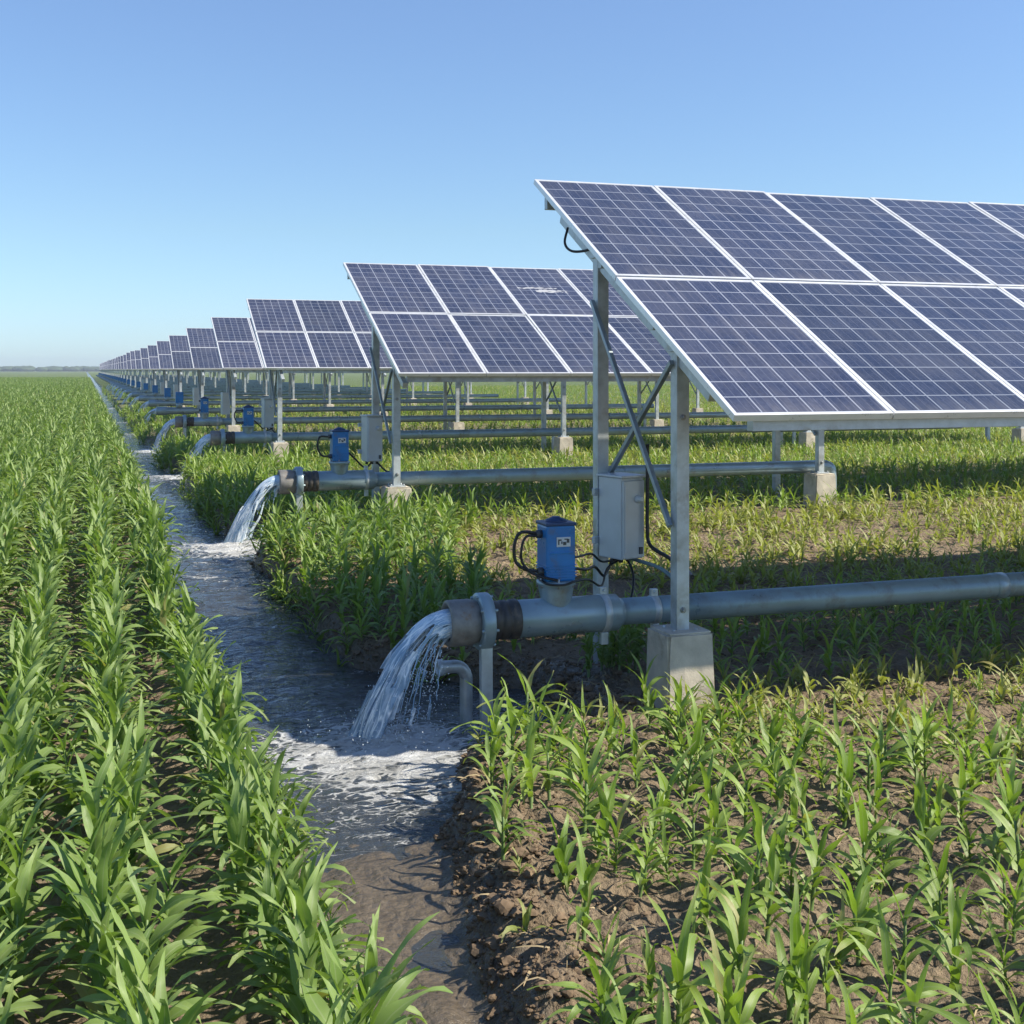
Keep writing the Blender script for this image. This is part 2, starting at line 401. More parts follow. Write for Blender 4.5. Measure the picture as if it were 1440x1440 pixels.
skc = wt.mix(1.0, sky.outputs[0], tint, 'MULTIPLY')
skc = wt.mix(wt.mapr(up, .0, .11, 1, 0), skc, wt.mix(1.0, skc, c4(.92, 1.02, 1.30), 'MULTIPLY'))
w.node_tree.links.new(skc, bg.inputs[0]); bg.inputs[1].default_value = .085
vs = scn.view_settings; vs.view_transform = 'Standard'; vs.look = 'None'; vs.exposure = .72; vs.gamma = 1
scn.render.engine = 'CYCLES'
scn.cycles.use_denoising = True
scn.cycles.max_bounces = 8; scn.cycles.transparent_max_bounces = 12

# ------------------------------------------------------------------ ground
def lines(a, b, step, lo, hi, g=1.13):
    xs = list(np.arange(a, b, step)); s = step; x = xs[-1]
    while x < hi: s *= g; x += s; xs.append(x)
    s = step; x = xs[0]; left = []
    while x > lo: s *= g; x -= s; left.append(x)
    return np.array(left[::-1] + xs)
def grid(name, xs, ys, zf, mat, attrs=None, keep=None):
    X, Y = np.meshgrid(xs, ys); Z = zf(X, Y)
    nx, ny = len(xs), len(ys)
    me = bpy.data.meshes.new(name)
    v = np.stack([X.ravel(), Y.ravel(), Z.ravel()], 1)
    i = np.arange(nx * ny).reshape(ny, nx)
    q = np.stack([i[:-1, :-1].ravel(), i[:-1, 1:].ravel(), i[1:, 1:].ravel(), i[1:, :-1].ravel()], 1)
    me.from_pydata(v.tolist(), [], q.tolist())
    me.polygons.foreach_set('use_smooth', np.ones(len(q), bool))
    for nm, fn in (attrs or {}).items():
        a = me.attributes.new(nm, 'FLOAT', 'POINT'); a.data.foreach_set('value', fn(X, Y, Z).ravel().astype(np.float32))
    me.materials.append(mat); me.update()
    return link(name, me)
def wet_at(X, Y, Z):
    l = canal_left(Y); r = canal_right(Y)
    ins = sstep(l - .35, l - .02, X) * (1 - sstep(r - .02, r + .30, X))
    pool = np.exp(-(((X - 2.9) / .8) ** 2 + ((Y - 7.9) / .8) ** 2))
    return np.clip(np.maximum(ins, pool), 0, 1)
def cover_at(X, Y, Z):
    far = sstep(40, 90, np.hypot(X, Y))
    mid = .30 * sstep(13, 22, Y)
    ins = sstep(canal_left(Y) - .3, canal_left(Y), X) * (1 - sstep(canal_right(Y), canal_right(Y) + .3, X))
    return np.maximum(far, mid) * (1 - ins)
gx = lines(-.8, 7.0, .026, -3500, 3500); gy = lines(2.6, 15.6, .033, -60, 6000)
g = grid('ground', gx, gy, ground_z, M['ground'], {'wet': wet_at, 'cover': cover_at}); g['kind'] = 'structure'

# ------------------------------------------------------------------ layout of the units
# (panel left X, front edge Y, front Z, back edge Y, back Z, pitch, columns, post X, front post Y, rear post Y, pipe Y, outlet X)
U = [(3.46, 6.21, 1.877, 9.52, 3.693, 1.07, 12, 3.60, 7.16, 8.45, 7.55, 2.16),
     (3.50, 14.3, 2.09, 17.65, 3.684, 1.10, 16, 3.60, 14.83, 15.97, 15.05, 2.20),
     (3.30, 24.28, 2.17, 27.35, 3.68, 1.03, 20, 3.62, 24.6, 25.8, 25.2, 2.34),
     (3.30, 32.2, 2.17, 35.4, 3.60, 1.03, 20, 3.60, 32.5, 33.7, 33.3, 2.20),
     (3.30, 41.2, 2.17, 44.5, 3.59, 1.03, 20, 3.60, 41.5, 42.8, 42.4, 2.2)]
for k in range(29):
    y = 51.0 + 9.6 * k + random.uniform(-.25, .25)
    U.append((3.30, y, 2.17, y + 3.2 + random.uniform(-.12, .12), 3.57 + random.uniform(-.05, .05), 1.03, 20, 3.60, y + .3, y + 1.5, y + 1.15, 2.4))
SPL = []          # splash points for the foam
for u in U: SPL.append((u[11] - .42, u[10]))

# ------------------------------------------------------------------ water
def foam_at(X, Y, Z):
    f = np.zeros_like(X)
    for k, (sx, sy) in enumerate(SPL[:14]):
        dx = X - sx; dy = Y - sy
        core = np.exp(-((np.where(dx < 0, dx / .62, dx / .50)) ** 2 + (np.where(dy < 0, dy / 1.25, dy / .28)) ** 2) ** 1.5)
        wake = .95 * np.exp(-(((dx + .35) / .55) ** 2)) * np.where(dy < 0, np.exp(dy / 1.1), np.exp(-(dy / .30) ** 2))
        f = np.maximum(f, np.maximum(core * 1.38, wake))
        # a low step across the bed above each outlet
        f = np.maximum(f, (.55 if k else .42) * np.exp(-((dy + (.1 if k else -.25) + .12 * np.sin(X * 6)) / .17) ** 2))
        f = np.maximum(f, .40 * np.exp(-((dy + 2.2 + .2 * np.sin(X * 4 + k)) / .22) ** 2) * (k > 0))
        f = np.maximum(f, .42 * np.exp(-((dy - 3.2 + .2 * np.sin(X * 4 + k)) / .30) ** 2) * (k > 0))
    return np.clip(f + .05 + .14 * np.exp(-((Y - 8.4) / 1.3) ** 2), 0, 1.2)
def wz(X, Y):
    z = water_z(Y) + .042 * sstep(6.0, 7.5, Y) * (fbm(X * 4 + Y * .8, Y * 9, 4, 61) - .5) + .006 * (fbm(X * 9, Y * 14, 3, 62) - .5)
    for sx, sy in SPL[:6]:
        e = np.exp(-(((X - sx) / .34) ** 2 + ((Y - sy) / .34) ** 2))
        z = z + e * (.09 * fbm(X * 9, Y * 11, 4, 71) - .01) + .065 * np.exp(-np.hypot((X - sx) * .9, Y - sy + .35) / .75) * (fbm(X * 7, Y * 10, 4, 73) - .5)
    return z
wg = grid('water', np.arange(.55, 3.15, .024), lines(5.2, 20, .03, 3.4, 900, 1.04), wz, M['water'], {'foam': foam_at}); wg['kind'] = 'structure'

# ------------------------------------------------------------------ solar arrays
ORD = ['nearest', 'second', 'third', 'fourth', 'fifth', 'sixth', 'seventh', 'eighth', 'ninth', 'tenth', 'eleventh', 'twelfth']
def panel_mesh(w, L, cells):
    m = MB(); t = .034
    z = .018
    m.add([(0, 0, z), (w, 0, z), (w, L, z), (0, L, z)], [(0, 1, 2, 3)], [[(0, 0), (1, 0), (1, 1), (0, 1)]], 0)
    m.add([(0, 0, z - .006), (0, L, z - .006), (w, L, z - .006), (w, 0, z - .006)], [(0, 1, 2, 3)], None, 1)
    m.box((w / 2, L * .85, -.002), (.11, .09, .022), bev=.002, mi=2)
    return m.mesh('solar_panel', [cells, M['backsheet'], M['boxdark']])
def frame_mesh(w, L):
    m = MB(); b = .026; h = .042
    for c, s in (((w / 2, b / 2 - .002, 0), (w + .004, b, h)), ((w / 2, L - b / 2 + .002, 0), (w + .004, b, h)),
                 ((b / 2 - .002, L / 2, 0), (b, L - 2 * b + .004, h)), ((w - b / 2 + .002, L / 2, 0), (b, L - 2 * b + .004, h))):
        m.box(c, s, bev=.002)
    return m.mesh('frame', M['frame'])
def merged_panel(w, L):
    m = MB(); z = .022; b = .022
    m.add([(0, 0, z), (w, 0, z), (w, L, z), (0, L, z)], [(0, 1, 2, 3)], [[(0, 0), (1, 0), (1, 1), (0, 1)]], 0)
    m.add([(0, 0, 0), (0, L, 0), (w, L, 0), (w, 0, 0)], [(0, 1, 2, 3)], None, 1)
    for c, s in (((w / 2, b / 2, 0), (w, b, .05)), ((w / 2, L - b / 2, 0), (w, b, .05)), ((b / 2, L / 2, 0), (b, L, .05)), ((w - b / 2, L / 2, 0), (b, L, .05))):
        m.box(c, s, bev=0, mi=2)
    return m
def footing_mesh():
    m = MB(); a, b, h = .174, .158, .57
    bm = bmesh.new(); bmesh.ops.create_cube(bm, size=1)
    for v in bm.verts:
        s = a if v.co.z < 0 else b
        v.co = Vector((math.copysign(s, v.co.x), math.copysign(s, v.co.y), -.10 if v.co.z < 0 else h - .10))
    bmesh.ops.bevel(bm, geom=bm.edges[:], offset=.016, segments=2, affect='EDGES')
    bmesh.ops.subdivide_edges(bm, edges=bm.edges[:], cuts=2, use_grid_fill=True)
    bm.verts.index_update()
    for v in bm.verts:
        n = random.uniform(-.004, .004); v.co += Vector((n, random.uniform(-.004, .004), n * .4))
    m.add([v.co.copy() for v in bm.verts], [[v.index for v in f.verts] for f in bm.faces]); bm.free()
    return m.mesh('footing', M['concrete'])
FOOT = footing_mesh()
cache = {}
def get(key, fn):
    if key not in cache: cache[key] = fn()
    return cache[key]
def make_array(i, u):
    X, Yf, Zf, Yb, Zb, pitch, cols, PX, YF, YR, YP, OX = u
    gz0 = float(base_z(YF))
    far = i >= 8
    tilt = math.atan2(Zb - Zf, Yb - Yf); SL = math.hypot(Zb - Zf, Yb - Yf); pl = SL / 2
    if i == 0: lab = 'nearest and largest solar array, its steel posts beside the first blue pump'
    elif i == 1: lab = 'second solar array from the front, with a pale smear on an upper panel'
    elif i < 9: lab = ORD[i] + ' solar array counted from the nearest, in the shrinking line toward the horizon'
    else: lab = 'tiny distant solar array near the vanishing point of the line of arrays'
    root = thing('solar_array', lab, 'solar array', (X, Yf, gz0), 0, 'solar arrays lined up along the canal')
    def zat(y): return Zf + (y - Yf) * math.tan(tilt) - gz0         # underside height in local coords
    ct, st = math.cos(tilt), math.sin(tilt)
    if not far:
        small = i >= 3
        key = (round(pitch, 3), round(pl, 2), small)
        if small:
            pm = get(key, lambda: merged_panel(pitch - .016, pl - .016).mesh('solar_panel', [M['panel'], M['backsheet'], M['frame']]))
        else:
            pm = get(key, lambda: panel_mesh(pitch - .014, pl - .018, M['panel'])); fm = get(key + ('f',), lambda: frame_mesh(pitch - .014, pl - .018))
        for r in range(2):
            for c in range(cols):
                me = pm
                sm = (i == 1 and r == 1 and c == 2)
                if sm: me = panel_mesh(pitch - .014, pl - .018, M['panel_smear'])
                jit = R(random.uniform(-.25, .25)) if i < 3 else 0
                p = link('solar_panel', me, root, (c * pitch, r * pl * ct, Zf - gz0 + r * pl * st), (tilt + jit, 0, 0))
                if sm: p['label'] = 'solar panel with a pale smear across its cells'
                if not small: link('frame', fm, p)
    else:
        m = get(('far', round(pl, 2)), lambda: far_panels(pitch, pl, cols))
        link('panel_bank', m, root, (0, 0, Zf - gz0), (tilt, 0, 0))
    # rails (purlins) along X under the panels
    def rail(y, w, h, x0, off):
        m = MB(); zc = zat(Yf + y) - off
        m.bar((x0, y, zc), (cols * pitch - .1, y, zc), w, h, up=(0, 0, 1)); return m.build('rail', M['steel'], root)
    Lr = SL * ct
    if not far:
        rail(.10, .07, .10, PX - X + .02, .085)
        rail(Lr * .36, .06, .09, .05, .075); rail(Lr * .62, .06, .09, .05, .075); rail(Lr * .93, .06, .10, .02, .085)
    ns = int((cols * pitch - (PX - X)) // 6.0) + 1
    for k in range(ns):
        px = PX - X + 6.0 * k
        if far:
            m = MB()
            m.box((px, YF - Yf, (zat(YF) - .1) / 2), (.11, .11, zat(YF) - .1), bev=0); m.build('post', M['steel'], root)
            m = MB(); m.box((px, YR - Yf, (zat(YR) - .1) / 2), (.11, .11, zat(YR) - .1), bev=0); m.build('post', M['steel'], root)
            if i < 12: link('footing', FOOT, root, (px, YF - Yf, 0))
            continue
        for y in (YF, YR):
            yl = y - Yf; zt = zat(y) - .13; wd = .088
            m = MB(); zb = .44 if y == YF else -.15
            # folded channel: web, two flanges, two lips
            m.box((px, yl - wd / 2 + .006, (zb + zt) / 2), (wd, .012, zt - zb), bev=.003)
            m.box((px - wd / 2 + .006, yl + .003, (zb + zt) / 2), (.012, wd - .018, zt - zb), bev=.003)
            m.box((px + wd / 2 - .006, yl + .003, (zb + zt) / 2), (.012, wd - .018, zt - zb), bev=.003)
            m.box((px, yl + wd / 2 - .002, (zb + zt) / 2), (wd, .010, zt - zb), bev=.003)
            m.box((px, yl, zt + .004), (wd + .03, wd + .03, .010), bev=.002)
            po = m.build('post', M['steel'], root)
            if y == YF: link('footing', FOOT, root, (px, yl, gz(PX + 6 * k, y) - gz0 if i == 0 else 0), (0, 0, random.choice((0, PI / 2, PI, -PI / 2))))
            if i < 3 and y == YF:
                m = MB(); m.box((px, yl, .478), (.20, .18, .014), bev=.003)
                for sx in (-1, 1):
                    for sy in (-1, 1): m.cyl((px + sx * .078, yl + sy * .068, .485), (px + sx * .078, yl + sy * .068, .505), .012, 6, .002)
                m.build('base_plate', M['steel'], root)
                for zz in (.62, zt - .42):
                    m = MB(); m.cyl((px, yl - wd / 2 + .002, zz), (px, yl - wd / 2 - .007, zz), .020, 16, .002); m.cyl((px, yl - wd / 2 - .006, zz), (px, yl - wd / 2 - .022, zz), .012, 6, .002)
                    m.build('bolt', M['bolt'], po)
        # inclined rafter and cross braces between front and rear post
        m = MB(); y0, y1 = YF - Yf - .45, min(YR - Yf + .75, Lr - .1)
        m.bar((px, y0, zat(Yf + y0) - .165), (px, y1, zat(Yf + y1) - .165), .06, .07); m.build('rafter', M['steel'], root)
        a, b = YF - Yf, YR - Yf; off = .058
        m = MB(); m.bar((px - off, a, zat(YF) - .2), (px + off, b, 1.36 if i == 0 else 1.2), .034, .030, .003, up=(1, 0, 0)); m.build('brace', M['brace'], root)
        m = MB(); m.bar((px - off - .012, b, zat(YR) - .45), (px - off - .012, a, 1.15 if i == 0 else 1.0), .034, .030, .003, up=(1, 0, 0)); m.build('brace', M['brace'], root)
    return root
def far_panels(pitch, pl, cols):
    m = MB(); s = merged_panel(pitch - .012, pl - .014)
    for r in range(2):
        for c in range(cols):
            for f, mi, uv in zip(s.f, s.mi, s.uv):
                if mi == 2 and len(f) and False: continue
            o = len(m.v); m.v += [(x + c * pitch, y + r * pl, z) for x, y, z in s.v]
            m.f += [tuple(k + o for k in f) for f in s.f]; m.mi += s.mi; m.uv += s.uv; m.sm += s.sm
    return m.mesh('panel_bank', [M['panel'], M['backsheet'], M['frame']])
ARR = [make_array(i, u) for i, u in enumerate(U)]

# ------------------------------------------------------------------ pipes with pumps
def make_pipe(i, u):
    X, Yf, Zf, Yb, Zb, pitch, cols, PX, YF, YR, YP, OX = u
    g0 = float(base_z(YP)); zc = .545
    labs = {0: 'nearest steel irrigation pipe with blue pump motor, cast outlet and stand', 1: 'second irrigation pipe, ending at a concrete footing, with blue pump motor'}
    lab = labs.get(i, (ORD[i] + ' irrigation pipe counted from the nearest, with small blue pump motor') if i < 9 else 'tiny far irrigation pipe with blue pump motor near the vanishing point')
    root = thing('irrigation_pipe', lab, 'pipe', (OX, YP, g0), 0, 'irrigation pipes with blue pumps')
    end = {0: 12.0, 1: 7.55}.get(i, 18.0)
    det = i < 4; N = 36 if i < 2 else 20
    ax = (1, 0, 0)
    if not det:
        m = MB(); m.prof((.0, 0, zc), ax, [(0, .12), (.02, .145), (.34, .145), (.36, .12), (1.2, .12), (1.22, .087), (end, .087)], N); m.build('pipe', M['pipe'], root)
        m = MB(); m.prof((.74, 0, zc + .1), (0, 0, 1), [(0, .10), (.17, .115)], N); m.build('neck', M['pipe'], root)
        m = MB(); m.box((.74, 0, zc + .44), (.25, .22, .36), bev=.01); m.build('pump_motor', M['blue'], root)
        return root
    m = MB(); m.prof((1.18, 0, zc), ax, [(0, .088), (end - 1.18 - .01, .088), (end - 1.18, .08)], N)
    for xj in np.arange(4.2, end - .3, 4.0):
        m.prof((xj, 0, zc), ax, [(0, .087), (.004, .096), (.10, .096), (.104, .087)], N, False, False)
    m.build('pipe', M['pipe'], root)
    m = MB(); m.prof((.46, 0, zc), ax, [(0, .112), (.006, .120), (.70, .120), (.715, .100), (.74, .088)], N, True, False)
    body = m.build('valve_body', M['pipe'], root)
    # cast outlet nozzle: hollow
    m = MB(); m.prof((0, 0, zc), ax, [(.16, .10), (.02, .105), (0, .118), (-.004, .130), (0, .142), (.012, .147), (.15, .147), (.17, .138), (.205, .132), (.23, .120)], N, True, False)
    m.build('outlet_nozzle', M['cast'], root)
    m = MB(); m.prof((.195, 0, zc), ax, [(0, .150), (.005, .176), (.012, .181), (.075, .181), (.082, .176), (.087, .150)], N)
    for k in range(8):
        a = 2 * PI * k / 8 + .2
        m.cyl((.185, .162 * math.cos(a), zc + .162 * math.sin(a)), (.297, .162 * math.cos(a), zc + .162 * math.sin(a)), .011, 6, .002)
    fl = m.build('flange', M['pipe'], root)
    zg = gz(OX + .24, YP) - g0
    m = MB(); m.bar((.24, -.06, zc - .05), (.24, -.08, zg - .08), .075, .05); m.box((.24, -.09, zg + .012), (.22, .18, .03), bev=.005)
    m.build('stand', M['steel'], root)
    m = MB(); m.prof((.275, 0, zc), ax, [(0, .115), (.01, .125), (.055, .125), (.06, .118), (.075, .118), (.08, .126), (.115, .126), (.12, .118), (.14, .118), (.145, .128), (.19, .128), (.2, .115)], N)
    m.build('coupling', M['coupling'], root)
    # tee neck and pump head
    m = MB(); m.prof((.74, 0, zc + .02), (0, 0, 1), [(0, .085), (.085, .10), (.15, .112), (.185, .118), (.19, .128), (.215, .128), (.22, .11)], N, True, True)
    nk = m.build('neck', M['pipe'], root)
    m = MB()
    for k in range(6):
        a = 2 * PI * k / 6 + .3; m.cyl((.74 + .118 * math.cos(a), .118 * math.sin(a), zc + .195), (.74 + .118 * math.cos(a), .118 * math.sin(a), zc + .26), .009, 6, .001)
    m.build('bolts', M['bolt'], nk)
    z0 = zc + .24; z1 = z0 + .36
    m = MB(); m.box((.74, 0, (z0 + z1) / 2), (.20, .19, z1 - z0), bev=.014)
    m.box((.74, -.096, z0 + .185), (.16, .012, .012), bev=.003)
    for k in range(5): m.box((.74, 0, z0 + .03 + .018 * k), (.209, .199, .007), bev=.002)
    mo = m.build('pump_motor', M['blue'], root)
    m = MB(); m.box((.74, 0, z1 + .008), (.212, .202, .022), bev=.007); m.prof((.74, 0, z1 + .015), (0, 0, 1), [(0, .075), (.015, .07), (.03, .03), (.036, .025)], 20)
    m.build('motor_cap', M['bluedark'], mo)
    m = MB(); m.box((.755, -.0965, z0 + .255), (.095, .006, .062), bev=.001)
    npl = m.build('name_plate', M['plate'], mo)
    m = MB()
    for (a, b, cw, ch) in ((-.042, .0, .010, .045), (-.028, .016, .02, .012), (-.016, -.004, .010, .02), (.008, -.012, .026, .026), (.036, .008, .022, .030), (.02, .022, .03, .008)):
        m.box((.755 + a * .82, -.1005, z0 + .255 + b * .82), (cw * .8, .003, ch * .8), bev=0)
    m.build('plate_marks', M['boxdark'], npl)
    m = MB(); m.cyl((.642, 0, z1 - .06), (.60, 0, z1 - .06), .026, 14); m.cyl((.642, -.03, z0 + .06), (.60, -.03, z0 + .06), .028, 14); m.build('cable_gland', M['boxdark'], mo)
    # clamps
    for cx in (1.07,) + ((PX - OX,) if i < 2 else ()):
        rr = .127 if cx < 1.2 else .094
        m = MB(); m.prof((cx - .025, 0, zc), ax, [(0, rr - .01), (.003, rr), (.047, rr), (.05, rr - .01)], N)
        m.box((cx, -.02, zc - rr - .035), (.05, .04, .08)); m.box((cx, 0, zc + rr + .02), (.05, .035, .05)); m.cyl((cx, -.03, zc + rr + .025), (cx, .03, zc + rr + .025), .010, 6)
        m.build('clamp', M['steel'], root)
    if i == 1:
        m = MB(); m.tube(bez([(end - .02, 0, zc), (end + .10, 0, zc - .01), (end + .16, 0, zc - .10), (end + .16, 0, -.06)], 6), .088, 20); m.build('end_bend', M['pipe'], root)
    else:
        for k in range(1, 3):
            m = MB(); xx = PX - OX + 6 * k
            if xx < end: m.bar((xx, 0, zc - .05), (xx, .0, -.1), .07, .05); m.build('stand', M['steel'], root)
    return root
PIP = [make_pipe(i, u) for i, u in enumerate(U)]

# ------------------------------------------------------------------ water jets
def make_jet(i, u):
    OX, YP = u[11], u[10]; g0 = float(base_z(YP)); zc = .545 + g0
    zw = float(water_z(YP)) - .02
    rng = np.random.default_rng(100 + i); n = 72 if i < 2 else 36; L = 44 if i < 2 else 20
    lab = ('nearest water jet, gushing from the cast outlet into white foam' if i == 0 else
           (ORD[i] + ' water jet counted from the nearest, arching into the canal') if i < 6 else 'tiny far water jet falling from its pipe into the canal')
    o = None; m = MB()
    for layer in range(3 if i < 2 else 1):
        rad = (.098, .075, .05)[layer]; vs = []; uvs = []
        ph = rng.uniform(0, 50)
        for a in range(L + 1):
            s = a / L
            for k in range(n):
                th = 2 * PI * k / n
                top = .5 + .5 * math.sin(th)
                y0 = rad * math.cos(th); z0 = rad * math.sin(th) * .93
                nz = float(vnoise(np.array([k * .35 + ph]), np.array([s * .6]), 3)); nz2 = float(vnoise(np.array([k * .22 + ph]), np.array([s * 7]), 4))
                kk = min(k, n - k); 
                v = .32 + 1.20 * top ** .5 + .34 * (nz - .5)
                drop = (z0 + zc - zw); T = math.sqrt(2 * drop / 9.81); t = T * s
                x = -v * t - .0; z = z0 + zc - 4.905 * t * t
                sp = 1 - .22 * math.sin(s * PI / 2) + .28 * s * s
                r = 1 + .25 * (nz2 - .5) * s
                vs.append((OX + .02 + x + .05 * (nz2 - .5) * s, YP + y0 * sp * r + .04 * (nz - .5) * s, z)); uvs.append((k / n, s))
        fs = []; fu = []
        for a in range(L):
            for k in range(n):
                k2 = (k + 1) % n; s = a / L; th = 2 * PI * k / n; top = .5 + .5 * math.sin(th)
                hole = float(vnoise(np.array([k * .45 + ph]), np.array([s * 3.5]), 8)) + .62 * (1 - top) ** .8 * min(1, s * 3) + .14 * s
                if hole > (.80 if layer == 0 else .66) and s > .06: continue
                fs.append((a * n + k, a * n + k2, (a + 1) * n + k2, (a + 1) * n + k))
                uu = k / n; u2 = (k + 1) / n
                fu.append([(uu, s), (u2, s), (u2, s + 1 / L), (uu, s + 1 / L)])
        m.add(vs, fs, fu, 0, True)
    # loose strands
    if i < 3:
        for k in range(34 if i == 0 else 10):
            v = rng.uniform(.18, 1.55); y = rng.uniform(-.09, .09); z0 = rng.uniform(-.09, .08); T = math.sqrt(2 * (zc + z0 - zw) / 9.81)
            a, b = sorted(rng.uniform(.15, 1, 2)); pts = []
            for q in range(12):
                t = T * (a + (b - a) * q / 11); pts.append((OX - v * t, YP + y * (1 + t) + .012 * math.sin(q * 1.3 + k), zc + z0 - 4.905 * t * t))
            m.tube(pts, rng.uniform(.003, .007), 6, taper=.002)
    o = m.build('water_jet', M['jet']); tag(o, lab, 'water jet', 'water jets pouring from the pipes')
    if i < 3:
        m = MB()
        bm = bmesh.new(); bmesh.ops.create_icosphere(bm, subdivisions=1, radius=1); bm.verts.index_update()
        bv = [v.co.copy() for v in bm.verts]; bf = [[v.index for v in f.verts] for f in bm.faces]; bm.free()
        for k in range(1900 if i == 0 else 160):
            if rng.random() < .45:
                v = rng.uniform(.1, 1.7); T = math.sqrt(2 * (zc - zw) / 9.81); t = T * rng.uniform(.4, 1)
                p = Vector((OX - v * t, YP + rng.normal(0, .10), zc - 4.905 * t * t)); rr = rng.uniform(.0010, .0036)
            else:
                a = rng.uniform(0, 2 * PI); q = abs(rng.normal(0, .22)); p = Vector((OX - .42 + q * math.cos(a) * 1.2, YP + q * math.sin(a) - .05, zw + abs(rng.normal(.03, .09)))); rr = rng.uniform(.0010, .0034)
            m.add([p + Vector((b.x * rr, b.y * rr, b.z * rr * rng.uniform(1, 1.8))) for b in bv], bf, smooth=True)
        m.build('spray', M['drop'], o)
    return o
for i, u in enumerate(U[:14]): make_jet(i, u)

# ------------------------------------------------------------------ control boxes
def make_box(i, u):
    PX, YR = u[7], u[9]; g0 = float(base_z(YR))
    rz = R(16) if i == 0 else R(6)
    loc = (PX + .05, YR - .25, g0 + .80) if i == 0 else (PX - .10, YR - .22, g0 + .72)
    lab = 'nearest grey control box, on the rear post beside the first blue pump' if i == 0 else ORD[i] + ' grey control box counted from the nearest, on its array post'
    root = thing('control_box', lab, 'control box', loc, rz, 'grey control boxes on the array posts')
    W, D, Hh = .205, .25, .58
    m = MB(); m.box((0, 0, Hh / 2), (W, D, Hh), bev=.010); m.build('cabinet', M['box'], root)
    if i < 3:
        m = MB(); m.box((0, -D / 2 - .011, Hh / 2 - .005), (W - .012, .020, Hh - .03), bev=.006); d = m.build('door', M['box'], root)
        m = MB(); m.prof((.035, -D / 2 - .020, Hh * .74), (0, -1, 0), [(0, .030), (.012, .030), (.02, .022), (.045, .018), (.05, .012)], 18); m.build('knob', M['plate'], d)
        m = MB(); m.box((-W / 2 + .02, -D / 2 - .024, Hh / 2), (.010, .008, Hh - .1), bev=.002); m.build('hinge', M['box'], d)
        m = MB(); m.box((.06, -D / 2 - .026, .06), (.03, .014, .05), bev=.003); m.build('latch', M['boxdark'], d)
        m = MB(); m.box((0, -.005, Hh + .010), (W + .03, D + .04, .016), bev=.004); m.build('rain_hood', M['box'], root)
        for zz in (.8, .2): m = MB(); m.box((0, D / 2 + .02, Hh * zz), (.28, .03, .05)); m.build('bracket', M['steel'], root)
        m = MB()
        for x in (-.07, 0, .07): m.cyl((x, 0, .004), (x, 0, -.04), .018, 12)
        m.build('cable_gland', M['boxdark'], root)
    return root
for i, u in enumerate(U[:9]): make_box(i, u)

# ------------------------------------------------------------------ cables
def cable(label, pts, r=.009, mat='cable', group='power cables'):
    m = MB(); m.tube(bez(pts, 10), r, 8); o = m.build('power_cable' if mat == 'cable' else 'conduit_hose', M[mat]); return tag(o, label, 'cable' if mat == 'cable' else 'hose', group)
mx, my, mz = 2.90, 7.55, .545     # motor axis of the first pump
cable('black cable looping out on the left of the nearest blue pump motor', [(2.79, my, 1.085), (2.66, my, 1.10), (2.615, my, 1.03), (2.62, my, .92), (2.68, my - .02, .865), (2.79, my - .03, .845)], .011)
cable('second black cable looping just inside the other, left of the nearest blue motor', [(2.79, my - .01, 1.07), (2.69, my - .02, 1.075), (2.655, my - .02, 1.0), (2.665, my - .02, .90), (2.74, my - .06, .83), (2.86, my - .13, .80)], .009)
cable('black cable sagging from the nearest blue motor to the control box bottom', [(2.99, my - .02, .86), (3.15, my + .1, .82), (3.3, my + .3, .80), (3.45, my + .5, .70), (3.56, my + .66, .72), (3.58, my + .66, .79)], .010)
cable('black cable running highest from the nearest blue motor to the control box', [(2.99, my + .02, .92), (3.12, my + .15, .90), (3.3, my + .36, .88), (3.44, my + .5, .80), (3.62, my + .64, .79)], .008)
cable('black cable wrapped round the neck below the nearest blue motor', [(2.78, my + .02, .80), (2.80, my - .10, .775), (2.90, my - .14, .77), (3.01, my - .08, .78), (3.15, my + .05, .76), (3.35, my + .3, .67), (3.5, my + .55, .74), (3.66, my + .66, .79)], .008)
cable('black cable dropping from the nearest control box toward the pipe', [(3.70, my + .66, .79), (3.72, my + .6, .70), (3.68, my + .5, .62), (3.62, my + .4, .56), (3.55, my + .3, .50)], .010)
cable('grey green hose bending from the nearest control box to the front post', [(3.72, my + .62, .79), (3.80, my + .3, .76), (3.80, my + .0, .68), (3.74, my - .15, .60), (3.70, my - .28, .52)], .014, 'hose', 'hoses')
cable('black vertical conduit hanging between the nearest posts down to a short tail', [(3.79, 8.05, 1.62), (3.79, 8.05, 1.3), (3.79, 8.05, 1.02), (3.80, 8.02, .90), (3.84, 7.8, .84), (3.82, 7.5, .80), (3.74, 7.26, .80)], .014)
cable('dark cable loop hanging under the upper corner of the nearest array', [(3.5, 8.86, 3.24), (3.46, 8.82, 3.12), (3.47, 8.72, 3.05), (3.53, 8.62, 3.04), (3.58, 8.50, 3.06)], .010)
for i in (1, 2):
    u = U[i]; ox, yp = u[11], u[10]; g0 = .25; px, yr = u[7], u[9]
    cable(ORD[i] + ' pump motor cable, sagging black to its control box', [(ox + .86, yp, g0 + .88), (ox + .96, yp + .15, g0 + .80), (ox + 1.15, yp + .4, g0 + .66), (ox + 1.3, yr - .25, g0 + .72)], .012)
    cable('black cable looping left of the ' + ORD[i] + ' blue pump motor', [(ox + .60, yp, g0 + 1.085), (ox + .50, yp, g0 + 1.08), (ox + .47, yp, g0 + .97), (ox + .52, yp, g0 + .86), (ox + .60, yp - .03, g0 + .845)], .012)
    cable('black cable from the ' + ORD[i] + ' control box down to its front post', [(px - .05, yr - .25, g0 + .72), (px + .05, yr - .4, g0 + .60), (px + .1, yr - .7, g0 + .62), (px + .03, u[8] + .1, g0 + .55)], .012)
